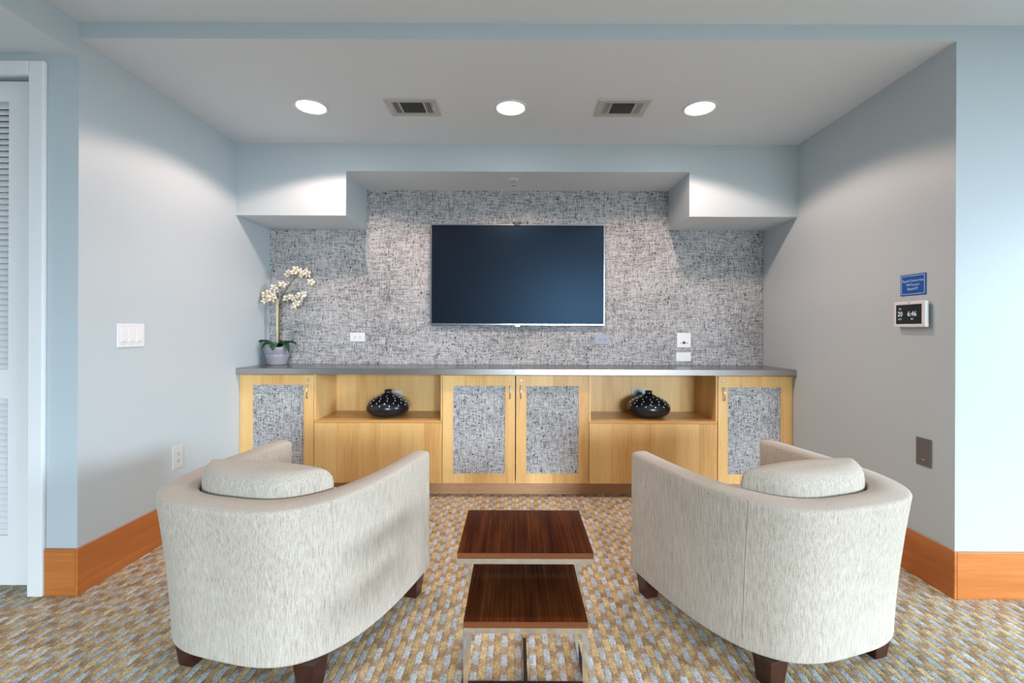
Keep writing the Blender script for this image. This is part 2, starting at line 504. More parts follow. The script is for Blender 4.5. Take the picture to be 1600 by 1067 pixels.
def cabinet_door(parent, x0, x1, ox, panel, handle_x, lock_x, hz=(602, 623)):
    """x in metres, world; ox = parent x"""
    px0, px1, pz0, pz1 = panel
    dr = MB(); 
    dr.box(x0 - ox, px0 - ox, 0, T, ZB, ZD1); dr.box(px1 - ox, x1 - ox, 0, T, ZB, ZD1)
    dr.box(px0 - ox, px1 - ox, 0, T, ZB, pz0); dr.box(px0 - ox, px1 - ox, 0, T, pz1, ZD1)
    d = dr.build('door', 'maple', parent)
    p = MB(); p.box(px0 - ox, px1 - ox, .006, T - .002, pz0, pz1)
    p.build('panel', 'grasscloth', d, label='grey woven panel')
    h = MB(); hx = handle_x - ox; za, zb = fz(hz[1]), fz(hz[0])
    h.tube([(hx, -.0005, zb - .004), (hx, -.020, zb - .004), (hx, -.024, zb - .008), (hx, -.024, za + .008), (hx, -.020, za + .004), (hx, -.0005, za + .004)], .0042, 8)
    h.build('handle', 'steel', d, label='slim steel bow handle')
    if lock_x is not None:
        l = MB(); l.lathe([(.0095, -.0005), (.0095, .003), (.007, .004)], (lock_x - ox, 0, fz(594)), 16, 'y')
        l.box(lock_x - ox - .001, lock_x - ox + .001, -.0048, -.0042, fz(594) - .004, fz(594) + .004)
        l.build('lock', 'steel', d)
    return d

CB = Y2 - YF - .004               # cabinet depth behind the fronts
def carcass(b, x0, x1, z1=ZT - TH - .001):
    b.box(x0, x0 + .016, T + .001, CB, ZB, z1); b.box(x1 - .016, x1, T + .001, CB, ZB, z1)
    b.box(x0 + .016, x1 - .016, T + .001, CB, ZB, ZB + .016); b.box(x0 + .016, x1 - .016, CB - .01, CB, ZB + .016, z1)
    b.box(x0 + .016, x1 - .016, T + .001, CB - .01, z1 - .016, z1)

# left end cabinet
x0, x1 = XL + .002, fx(490.6)
c = thing('base_cabinet', 'maple end cabinet with grey woven door under the orchid', 'cabinet', (x0, YF, 0))
b = MB(); carcass(b, .002, x1 - x0); b.build('body', 'maple', c)
b = MB(); b.box(0, fx(377.6) - x0, .004, T + .02, ZB, ZT - TH - .001); b.build('filler_strip', 'maple', c)
cabinet_door(c, fx(378), x1 - .001, x0, (fx(395), fx(474.8), fz(752 - 12), fz(602.5)), fx(481.5), fx(482.5))
# right end cabinet
x0, x1 = fx(1122), XR - .002
c = thing('base_cabinet', 'maple end cabinet with grey woven door beside the taupe wall', 'cabinet', (x0, YF, 0))
b = MB(); carcass(b, 0, x1 - x0 - .002); b.build('body', 'maple', c)
b = MB(); b.box(fx(1236.6) - x0, x1 - x0, .004, T + .02, ZB, ZT - TH - .001); b.build('filler_strip', 'maple', c)
cabinet_door(c, fx(1122.6), fx(1236), x0, (fx(1137.6), fx(1220.4), fz(740), fz(604)), fx(1130.5), fx(1130.5), (604, 625))
# centre cabinet
x0, x1 = fx(692), fx(920.4)
c = thing('base_cabinet', 'wide maple cabinet with two grey woven doors below the television', 'cabinet', (x0, YF, 0))
b = MB(); carcass(b, 0, x1 - x0); b.build('body', 'maple', c)
cabinet_door(c, fx(692.2), fx(805.2), x0, (fx(708.2), fx(789.7), fz(740.4), fz(603)), fx(797.5), None)
cabinet_door(c, fx(806.8), fx(920.2), x0, (fx(822.9), fx(904.7), fz(740.4), fz(603)), fx(814), fx(814.5))
# open shelf units
def shelf_unit(px0, px1, label):
    x0, x1 = fx(px0), fx(px1)
    w = x1 - x0
    c = thing('shelf_cabinet', label, 'cabinet', (x0, YF, 0))
    z1 = ZT - TH - .001
    b = MB(); b.box(0, .012, .001, CB, SH, z1); b.build('side_panel', 'maple', c)
    b = MB(); b.box(w - .012, w, .001, CB, SH, z1); b.build('side_panel', 'maple', c)
    b = MB(); b.box(.012, w - .012, CB - .012, CB, SH, z1); b.build('back_panel', 'maple', c)
    b = MB(); b.box(0, w, .001, CB, SH - .018, SH); b.build('shelf', 'maple_flat', c)
    b = MB(); b.box(.002, w - .002, 0, T, ZB, SH - .0195); b.build('drop_front', 'maple', c, label='plain maple front panel')
    b = MB(); b.box(0, .016, T + .001, CB, ZB, SH - .018); b.box(w - .016, w, T + .001, CB, ZB, SH - .018)
    b.box(.016, w - .016, T + .001, CB, ZB, ZB + .016); b.box(.016, w - .016, CB - .01, CB, ZB + .016, SH - .018)
    b.build('body', 'maple', c)
    return c
shelf_unit(491, 691.6, 'maple shelf unit with open bay between orchid-end cabinet and centre doors')
shelf_unit(920.8, 1121.6, 'maple shelf unit with open bay between centre doors and taupe-wall cabinet')
# plinth under the cabinets, in lengths
YP = 3.287
p = thing('cabinet_plinth', 'pale wood plinth running under the row of cabinets', 'plinth', (0, YP, 0))
xs = [XL + .014, (735 - VX) / 216.3, (909 - VX) / 216.3, XR - .014]
for a, d in zip(xs, xs[1:]):
    b = MB(); b.box(a + .0008, d - .0008, 0, .018, 0, ZB - .001); b.build('plinth_board', 'plinth_wood', p)
# worktop
t = thing('countertop', 'long dark grey-brown glossy countertop across the niche', 'countertop', (0, Y1, ZT - TH))
XS = (802 - VX) / 224.9
for a, d in ((XL + .001, XS - .0006), (XS + .0006, XR - .001)):
    b = MB(); b.box(a, d, .0015, Y2 - .004 - Y1, 0, TH); w = b.build('worktop_length', 'counter', t, bevel=.003)
    b = MB(); b.box(a, d, 0, .0015, .001, TH - .002); b.build('edge_band', 'edge_metal', w, label='satin metal front edge')

# ------------------------------------------------------------------ television, webcam
def wx(px, s): return (px - VX) / s
def wz(py, s): return CAM_H - (py - VY) / s
s_tv = 200.0; ytv = F_PX / s_tv
tx0, tx1, tz0, tz1 = wx(672, s_tv), wx(945, s_tv), wz(508.5, s_tv), wz(350, s_tv)
tv = thing('television', 'large flat wall-mounted television with dark screen and thin silver bezel', 'television', ((tx0 + tx1) / 2, ytv, tz0))
hw, hh = (tx1 - tx0) / 2, tz1 - tz0
b = MB(); b.box(-hw + .002, hw - .002, .006, .030, .002, hh - .002); b.build('housing', 'black_plastic', tv)
b = MB(); e = .011
b.box(-hw, hw, 0, .008, 0, e + .004); b.box(-hw, hw, 0, .008, hh - e, hh); b.box(-hw, -hw + e, 0, .008, e + .004, hh - e); b.box(hw - e, hw, 0, .008, e + .004, hh - e)
b.build('bezel', 'bezel', tv, bevel=.002)
b = MB(); b.box(-hw + e, hw - e, .003, .007, e + .004, hh - e); b.build('screen', 'screen', tv)
b = MB(); b.box(-.25, .25, .030, Y2 - .0035 - ytv, .25, .55); b.build('wall_bracket', 'black_plastic', tv)
b = MB(); b.hexa([(-.018, -.003, -.010), (.018, -.003, -.010), (.016, .01, -.010), (-.016, .01, -.010)], [(-.026, -.003, .010), (.026, -.003, .010), (.026, .01, .010), (-.026, .01, .010)])
b.build('badge', 'bezel', tv)
text_mesh('logo', 'LG', .012, 'white_plastic', tv, (0, -.0035, .001), (PI / 2, 0, 0))
wc = thing('webcam', 'small black webcam clipped on the television top edge', 'webcam', (wx(807, s_tv), ytv, tz1))
b = MB(); b.box(-.031, .031, -.014, .012, .0005, .013); b.build('body', 'black_plastic', wc, bevel=.003)
b = MB(); b.box(-.022, .022, -.012, -.001, -.012, .001); b.build('clip', 'black_plastic', wc)
b = MB(); b.lathe([(.005, .014), (.005, .0165), (.0035, .017)], (0, 0, .0065), 14, 'y'); b.build('lens', 'bezel', wc)

# ------------------------------------------------------------------ wall plates
def outlet(label, loc, rz, horizontal=True, plate='white_plastic', face='white_plastic', w=.070, h=.118, group=None):
    """plate in the local xz plane facing -y"""
    o = thing('wall_outlet', label, 'outlet', loc, rz, group)
    W, H = (h, w) if horizontal else (w, h)
    b = MB(); b.box(-W / 2, W / 2, -.006, 0, -H / 2, H / 2); b.build('plate', plate, o, bevel=.002)
    for s in (-1, 1):
        cx, cz = (s * .0195, 0) if horizontal else (0, s * .0195)
        q = bpy.data.objects
        b = MB(); a, c_ = (.0145, .0165) if horizontal else (.0165, .0145)
        b.box(cx - a, cx + a, -.0078, -.0055, cz - c_, cz + c_)
        k = b.build('socket', face, o, bevel=.002)
        b = MB()
        if horizontal:
            b.box(cx - .0045, cx + .0045, -.0084, -.0076, cz + .005, cz + .0075); b.box(cx - .0045, cx + .0045, -.0084, -.0076, cz - .0075, cz - .005)
            b.box(cx + .007, cx + .011, -.0084, -.0076, cz - .002, cz + .002)
        else:
            b.box(cx + .005, cx + .0075, -.0084, -.0076, cz - .0045, cz + .0045); b.box(cx - .0075, cx - .005, -.0084, -.0076, cz - .0045, cz + .0045)
            b.box(cx - .002, cx + .002, -.0084, -.0076, cz - .011, cz - .007)
        b.build('slots', 'slot_black', k)
    return o
S2 = F_PX / Y2; YW = Y2 - .003
outlet('white double outlet on the wallpaper between orchid and television', (wx(559, S2), YW, wz(527.5, S2)), 0)
outlet('blue-grey double outlet below the television corner', (wx(940.5, S2), YW, wz(530, S2)), 0, plate='socket_grey', face='socket_grey', w=.074)
YN = YF + CB - .012
SN = F_PX / YN
outlet('ivory double outlet in the shelf bay near the orchid, behind its vase', (wx(617.5, SN), YN, wz(617, SN)), 0, plate='ivory_plastic', face='ivory_plastic')
o = outlet('ivory outlet with grey plug in the shelf bay near the taupe wall', (wx(998.5, SN), YN, wz(613.5, SN)), 0, plate='ivory_plastic', face='ivory_plastic', w=.078)
b = MB(); b.hexa([(-.035, -.03, -.032), (.037, -.03, -.032), (.035, -.0085, -.032), (-.035, -.0085, -.032)], [(-.014, -.03, .012), (.016, -.03, .012), (.016, -.0085, .012), (-.014, -.0085, .012)])
b.build('plug', 'grey_plate', o, bevel=.006, label='grey plug')
# square white data plate and blank plate on the wallpaper
o = thing('data_plate', 'square white socket plate on the wallpaper above the blank plate', 'wall plate', (wx(1068, S2), YW, wz(530.5, S2)))
b = MB(); b.box(-.055, .055, -.007, 0, -.058, .058); b.build('plate', 'white_plastic', o, bevel=.002)
b = MB(); b.box(-.012, .012, -.009, -.0065, -.028, -.016); b.box(-.006, .006, -.009, -.0065, -.015, -.008); b.build('jack', 'slot_black', o)
b = MB(); b.box(.022, .029, -.009, -.0065, -.027, -.019); b.build('port', 'grey_plate', o)
b = MB(); b.box(-.029, -.023, -.009, -.0065, -.027, -.021); b.build('port', 'grey_plate', o)
o = thing('blank_plate', 'small white plate with one screw just above the countertop', 'wall plate', (wx(1067.5, S2), YW, wz(556.5, S2)))
b = MB(); b.box(-.058, .058, -.006, 0, -.035, .035); b.build('plate', 'white_plastic', o, bevel=.002)
b = MB(); b.lathe([(.005, .0055), (.005, .0075), (.003, .008)], (0, 0, 0), 12, 'y'); b.build('screw', 'steel', o)
# three-gang switch on the left wall (faces +x): rotate local -y to +x
o = thing('light_switch', 'white triple rocker light switch plate on the left wall', 'switch', (XL, 2.297, 1.150), PI / 2)
b = MB(); b.box(-.0825, .0825, -.006, 0, -.059, .059); b.build('plate', 'white_plastic', o, bevel=.003)
for k in (-1, 0, 1):
    b = MB(); cx = k * .046
    b.hexa([(cx - .0165, -.0105, -.033), (cx + .0165, -.0105, -.033), (cx + .0165, -.005, -.033), (cx - .0165, -.005, -.033)],
           [(cx - .0165, -.007, .033), (cx + .0165, -.007, .033), (cx + .0165, -.005, .033), (cx - .0165, -.005, .033)])
    r = b.build('rocker', 'white_plastic', o, bevel=.001)
    b = MB(); b.box(cx - .004, cx + .004, -.0112, -.0098, -.031, -.0285); b.build('indicator', 'grey_plate', r)
    for z in (-.048, .048):
        b = MB(); b.lathe([(.0028, .0055), (.0028, .0068)], (cx, 0, z), 10, 'y'); b.build('screw', 'ivory_plastic', o)
outlet('pale double outlet low on the left wall behind the armchair', (XL, 2.618, .447), PI / 2, False, 'ivory_plastic', 'ivory_plastic', .078, .130)
# right wall: faces -x
o = thing('blank_plate', 'dark grey blank plate low on the taupe right wall', 'wall plate', (XR, 2.174, .608), -PI / 2)
b = MB(); b.box(-.040, .040, -.006, 0, -.066, .066); b.build('plate', 'grey_plate', o, bevel=.002)
b = MB(); b.box(-.027, .027, -.0066, -.0055, -.048, .048); b.build('inset', 'grey_plate', o, bevel=.0005)
b = MB(); b.box(-.006, .006, -.0072, -.006, -.038, -.034); b.build('mark', 'ivory_plastic', o)
sg = thing('wifi_sign', 'small blue sign with white border and lettering above the wall tablet', 'sign', (XR, 2.237, 1.414), -PI / 2)
b = MB(); b.box(-.072, .072, -.004, 0, -.052, .052); b.build('plate', 'sign_blue', sg, bevel=.0015)
b = MB(); w_, h_, e_ = .066, .046, .0028
b.box(-w_, w_, -.0046, -.0035, h_ - e_, h_); b.box(-w_, w_, -.0046, -.0035, -h_, -h_ + e_); b.box(-w_, -w_ + e_, -.0046, -.0035, -h_, h_); b.box(w_ - e_, w_, -.0046, -.0035, -h_, h_)
b.build('border', 'sign_print', sg)
for s, z, sz in (('Skypoint Common Area', .020, .0185), ('Wifi-Password', .000, .0185), ('Skypoint777', -.020, .0185)):
    text_mesh('lettering', s, sz, 'sign_print', sg, (0, -.0043, z), (PI / 2, 0, 0), sx=.66)
tb = thing('wall_tablet', 'white framed tablet showing date 20 and time 6:46', 'tablet', (XR, 2.228, 1.205), -PI / 2)
b = MB(); b.box(-.050, .050, -.012, 0, .030, .095); b.build('wall_mount', 'grey_plate', tb)
b = MB(); b.box(-.090, .090, -.030, -.012, 0, .127); b.build('case', 'white_plastic', tb, bevel=.005, seg=3)
b = MB(); b.box(-.074, .070, -.0308, -.0295, .016, .111); b.build('screen', 'black_plastic', tb)
b = MB(); b.lathe([(.003, .0298), (.003, .0304)], (.0, 0, .119), 12, 'y'); b.build('camera_lens', 'slot_black', tb)
for s, x, z, sz in (('20', -.050, .064, .034), ('6:46', .018, .064, .034), ('FRI', -.050, .090, .011), ('OCT', -.050, .039, .011), ('PM', .018, .039, .011)):
    text_mesh('display_text', s, sz, 'screen_glyph', tb, (x, -.0310, z), (PI / 2, 0, 0), .0002, .88)

# ------------------------------------------------------------------ ceiling fittings
CAN_W, CAN_COL = 47.0, (1.0, 0.725, 0.615)
def downlight(x, y, label):
    o = thing('downlight', label, 'downlight', (x, y, ZC), 0, 'recessed downlights in the niche ceiling')
    b = MB(); b.lathe([(.077, 0), (.098, 0), (.098, -.003), (.094, -.006), (.083, -.006), (.079, -.002), (.077, 0)], n=48, cap=False); b.build('trim_ring', 'white_plastic', o)
    b = MB(); b.lathe([(.0785, -.0005), (.0785, -.003), (.072, -.0035)], n=48); b.build('lens', 'lamp_lens', o, label='bright glowing lens')
    d = bpy.data.lights.new('downlight_beam', 'SPOT')
    d.energy = CAN_W; d.color = CAN_COL; d.spot_size = math.radians(143); d.spot_blend = 0.22; d.shadow_soft_size = 0.045
    l = bpy.data.objects.new('downlight_beam', d); l.location = (0, 0, -.012); l.parent = o
    COL.objects.link(l)
downlight(-1.192, 2.640, 'glowing recessed downlight nearest the left wall')
downlight(-.034, 2.645, 'glowing recessed downlight between the two air vents')
downlight(1.063, 2.640, 'glowing recessed downlight nearest the taupe wall')

def vent(x0, label, flip):
    W, D = .292, .200
    o = thing('air_vent', label, 'air vent', (x0 + W / 2, 2.638, ZC), 0 if not flip else PI, 'ceiling air vents')
    w, d = W / 2, D / 2
    b = MB()
    zz = (-.008, 0)
    b.box(-w, w, -d, -d + .034, *zz); b.box(-w, w, d - .034, d, *zz)
    b.box(-w, -w + .036, -d + .034, d - .034, *zz); b.box(w - .036, w, -d + .034, d - .034, *zz)
    b.box(-w + .072, -w + .081, -d + .034, d - .034, *zz); b.box(w - .081, w - .072, -d + .034, d - .034, *zz)
    b.build('frame', 'vent_metal', o, bevel=.002)
    b = MB(); b.box(-w + .03, w - .03, -d + .03, d - .03, -.0012, -.0002); b.build('duct_shade', 'slot_black', o)  # thin black sheet painted in as the darkness up the duct
    for k in range(7):
        y = -d + .034 + (k + .5) * (D - .068) / 7
        b = MB(); b.box(-w + .081, w - .081, -.0092, .0092, -.0006, .0006)
        b.build('louver', 'vent_dark', o, loc=(0, y, -.0052), rot=(math.radians(16), 0, 0))
    for s in (-1, 1):
        for k in range(3):
            x = s * (w - .072 + (k + .5) * .036 / 3)
            b = MB(); b.box(-.0045, .0045, -d + .034, d - .034, -.0006, .0006)
            b.build('louver', 'vent_metal', o, loc=(x, 0, -.0045), rot=(0, math.radians(35), 0))
    b = MB(); b.box(w - .030, w - .024, -.012, .012, -.012, -.008); b.build('damper_lever', 'white_plastic', o)
    for s in (-1, 1):
        b = MB(); b.lathe([(.004, -.0095), (.004, -.0075)], (s * (w - .014), 0, 0), 10); b.build('screw', 'white_plastic', o)
vent(-.745, 'white metal air vent between left and middle downlights', False)
vent(.463, 'white metal air vent between middle and taupe-side downlights', False)
sp = thing('sprinkler_head', 'small chrome sprinkler head under the soffit above the television', 'sprinkler', (-.022, 3.335, ZU))
b = MB(); b.lathe([(.036, 0), (.036, -.002), (.026, -.006), (.014, -.007)], n=28); b.build('escutcheon', 'white_plastic', sp)
b = MB(); b.lathe([(.011, -.006), (.011, -.016), (.008, -.018)], n=16); b.build('body', 'chrome', sp)
b = MB(); b.tube([(-.011, 0, -.014), (-.014, 0, -.026), (-.006, 0, -.038), (0, 0, -.041)], .0022, 6); b.tube([(.011, 0, -.014), (.014, 0, -.026), (.006, 0, -.038), (0, 0, -.041)], .0022, 6); b.build('yoke', 'chrome', sp)
b = MB(); b.lathe([(.017, -.041), (.017, -.043), (.004, -.044)], n=20); b.build('deflector', 'chrome', sp)

# ------------------------------------------------------------------ vases
def vase(x, y, label, ph):
    o = thing('vase', label, 'vase', (x, y, SH), 0, 'squat dotted vases on the shelves')
    R, Hb = .154, .128
    prof = [(.075, 0), (.082, .001), (.110, .010), (.138, .027), (.151, .047), (.155, .066), (.152, .086), (.139, .107), (.115, .126), (.086, .142), (.058, .154), (.036, .1625), (.027, .169), (.0245, .178), (.0255, .188), (.0275, .191), (.024, .192), (.020, .186), (.018, .17)]
    b = MB(); b.lathe(prof, n=56); b.build('body', 'vase_black', o, label='glossy black body')
    b = MB()
    def at(z):
        for (r0, z0), (r1, z1) in zip(prof[4:13], prof[5:14]):
            if z0 <= z <= z1:
                u = (z - z0) / (z1 - z0); return r0 + (r1 - r0) * u, math.atan2(r0 - r1, z1 - z0)
    for z, n, off in ((.092, 14, 0), (.109, 14, .5), (.125, 13, 0), (.139, 11, .5), (.152, 8, 0)):
        r, tl = at(z)
        for k in range(n):
            a = 2 * PI * (k + off) / n + ph
            nrm = Vector((math.cos(a) * math.cos(tl), math.sin(a) * math.cos(tl), math.sin(tl)))
            up = Vector((-math.cos(a) * math.sin(tl), -math.sin(a) * math.sin(tl), math.cos(tl)))
            sd = nrm.cross(up); c0 = Vector((r * math.cos(a), r * math.sin(a), z)) + nrm * .0012
            ring = [b.bm.verts.new(c0 + .0058 * math.cos(q) * up + .0038 * math.sin(q) * sd) for q in [2 * PI * i / 8 for i in range(8)]]
            top = b.bm.verts.new(c0 + nrm * .0014)
            low = [b.bm.verts.new(v.co - nrm * .004) for v in ring]
            for i in range(8):
                j = (i + 1) % 8
                b.bm.faces.new([ring[i], ring[j], top]); b.bm.faces.new([low[i], low[j], ring[j], ring[i]])
    d = b.build('dots', 'vase_dot', o, label='white dots', kind='stuff')
    b = MB(); b.lathe([(.074, .0), (.074, .002)], n=40); b.build('foot', 'vase_dot', o)
vase(wx(605.5, 212), 3.375, 'squat black vase with white dots on the shelf nearest the orchid', .1)
vase(wx(1015, 212), 3.375, 'squat black vase with white dots on the shelf nearest the taupe wall', .27)

# ------------------------------------------------------------------ orchid
OY = 3.475; SO = F_PX / OY
OX = wx(433.5, SO)
orc = thing('potted_orchid', 'white flowering orchid in a pale lilac pot on the countertop', 'plant', (OX, OY, ZT))
def op(px, py, dy=0.0):
    s = F_PX / (OY + dy)
    return Vector((wx(px, s) - OX, dy, wz(py, s) - ZT))
b = MB(); b.lathe([(.060, 0), (.064, .001), (.068, .012), (.079, .060), (.0845, .081), (.0835, .083), (.0855, .0855), (.092, .118), (.096, .134), (.094, .137), (.089, .136), (.085, .122)], n=44); pot = b.build('pot', 'pot_glaze', orc, label='pale lilac pot')
b = MB(); b.lathe([(.0832, .0805), (.0862, .0825), (.0866, .0845), (.0840, .0865)], n=44, cap=False); b.build('groove', 'pot_groove', pot)
b = MB(); b.lathe([(.086, .118), (.086, .124), (.05, .126)], n=28); b.build('soil', 'soil', orc)
b = MB(); b.tube([(0, 0, .12), (.001, 0, .25), op(433, 468)], [.0125, .0115, .010], 10); b.build('stake', 'cane', orc)
def branch(pts, r0, r1):
    b = MB(); n = len(pts); b.tube(pts, [r0 + (r1 - r0) * i / (n - 1) for i in range(n)], 7); return b.build('branch', 'stem_green', orc)
branch([(.014, -.004, .12), (.016, -.006, .30), op(437, 475, -.01), op(442, 462, -.02), op(452, 446, -.03), op(459, 437, -.03), op(466, 432, -.03), op(477, 432, -.03), op(484, 438, -.03)], .0055, .003)
branch([op(436, 480, -.01), op(441, 474, -.03), op(452, 471, -.04), op(463, 474, -.045)], .004, .0025)
branch([op(441, 464, -.01), op(452, 457, .01), op(468, 456, .015), op(475, 462, .01)], .003, .002)
branch([op(434, 470, 0), op(434, 458, -.01), op(438, 448, -.01), op(443, 445, -.01)], .0045, .0025)
branch([op(433, 468, 0), op(425, 464, -.02), op(417, 466, -.03), op(412, 470, -.03)], .004, .0025)
def leaf(az, length, width, rise, droop):
    b = MB(); n = 10; rows = []
    d = Vector((math.cos(az), math.sin(az), 0)); sd = Vector((-math.sin(az), math.cos(az), 0))
    for i in range(n + 1):
        u = i / n
        c0 = d * (.02 + length * (u - .12 * u * u)) + Vector((0, 0, .136 + rise * math.sin(u * PI * .62) - droop * u * u))
        w = width * (math.sin(PI * min(1, .10 + .88 * u)) ** .6) * (1 if u < .98 else .35)
        rows.append([c0 - sd * w + Vector((0, 0, .010 * w / width)), c0 - Vector((0, 0, .004)), c0 + sd * w + Vector((0, 0, .010 * w / width))])
    for lift in (0, .003):
        V = [[b.bm.verts.new(p + Vector((0, 0, lift))) for p in r] for r in rows]
        for a, e in zip(V, V[1:]):
            for k in range(2):
                f = b.bm.faces.new([a[k], a[k + 1], e[k + 1], e[k]]); f.smooth = True
        if lift == 0: V0 = V
    for i in range(n):
        for k in (0, 2):
            b.bm.faces.new([V0[i][k], V0[i + 1][k], V[i + 1][k], V[i][k]])
    b.build('leaf', 'leaf_green', orc)
leaf(math.radians(186), .160, .026, .070, .062)
leaf(math.radians(232), .112, .032, .052, .074)
leaf(math.radians(282), .112, .034, .050, .070)
leaf(math.radians(332), .135, .026, .060, .100)
leaf(math.radians(8), .135, .026, .052, .034)
leaf(math.radians(75), .070, .024, .050, .020)
def flower_mesh():
    b = MB()
    for k in range(5):
        a = 2 * PI * k / 5 + PI / 2
        d = Vector((math.cos(a), 0, math.sin(a))); sd = Vector((-math.sin(a), 0, math.cos(a)))
        wmax = .0125 if k in (1, 4) else .0085
        rows = []
        for i in range(6):
            u = i / 5
            c0 = d * (.003 + .023 * u) + Vector((0, -.008 * math.sin(u * PI * .8), 0))
            w = wmax * math.sin(PI * (.12 + .8 * u)) ** .7
            rows.append((c0 - sd * w + Vector((0, .002, 0)), c0 - Vector((0, .0015, 0)), c0 + sd * w + Vector((0, .002, 0)), c0 + Vector((0, .0015, 0))))
        V = [[b.bm.verts.new(p) for p in r] for r in rows]
        for p, q in zip(V, V[1:]):
            for j in range(4):
                f = b.bm.faces.new([p[j], p[(j + 1) % 4], q[(j + 1) % 4], q[j]]); f.smooth = True
        b.bm.faces.new(V[0]); b.bm.faces.new(V[-1][::-1])
    n0 = len(b.bm.faces)
    b.bm.faces.ensure_lookup_table()
    b.lathe([(.0015, -.002), (.005, .003), (.0045, .009), (.001, .013)], (0, 0, -.002), 8, 'y')
    b.bm.faces.ensure_lookup_table()
    for f in b.bm.faces[n0:]: f.material_index = 1
    return b
fl0 = None
spots = [(448.5, 428), (452, 431), (458, 427), (462, 423), (467, 424.5), (472, 430), (478, 425), (481, 429), (485.5, 442),
         (428, 451), (431, 455), (441, 446), (415, 462), (421, 460), (424.5, 467), (429, 464), (414, 471.5), (418.5, 468),
         (448, 467.5), (455, 466), (463, 476), (461, 480), (466, 472), (470, 463), (474, 461), (466, 463)]
for i, (px, py) in enumerate(spots):
    dy = random.uniform(-.055, -.015)
    if fl0 is None:
        fl0 = flower_mesh().build('flower', ['petal', 'petal_heart'], orc); f = fl0
    else:
        f = fl0.copy(); COL.objects.link(f)
    f.location = op(px, py, dy)
    f.rotation_euler = (random.uniform(-.7, .5), random.uniform(-.6, .6), random.uniform(-.9, .9))
    sc = random.uniform(1.1, 1.45); f.scale = (sc, sc, sc)

# ------------------------------------------------------------------ armchairs
WB, DB, NB = .4125, .7217, 3.22
WT, DT, NTP = .4105, .772, 3.58
ZLEG, ZARM, ZBK = .101, .631, .622
def plan(w, d, n, N=72, ye=0.0):
    out = []
    for i in range(N + 1):
        ph = -PI / 2 + PI * i / N
        # even out the spacing along the straight arms
        s, c_ = math.sin(ph), math.cos(ph)
        out.append(Vector((math.copysign(w * abs(s) ** (2 / n), s), ye - (d + ye) * abs(c_) ** (2 / n), 0)))
    return out
def resample(pts, n):
    L = [0]
    for a, c_ in zip(pts, pts[1:]): L.append(L[-1] + (c_ - a).length)
    out = []; j = 0
    for i in range(n + 1):
        tgt = L[-1] * i / n
        while j < len(pts) - 2 and L[j + 1] < tgt: j += 1
        u = (tgt - L[j]) / max(1e-9, L[j + 1] - L[j])
        out.append(pts[j].lerp(pts[j + 1], u))
    return out
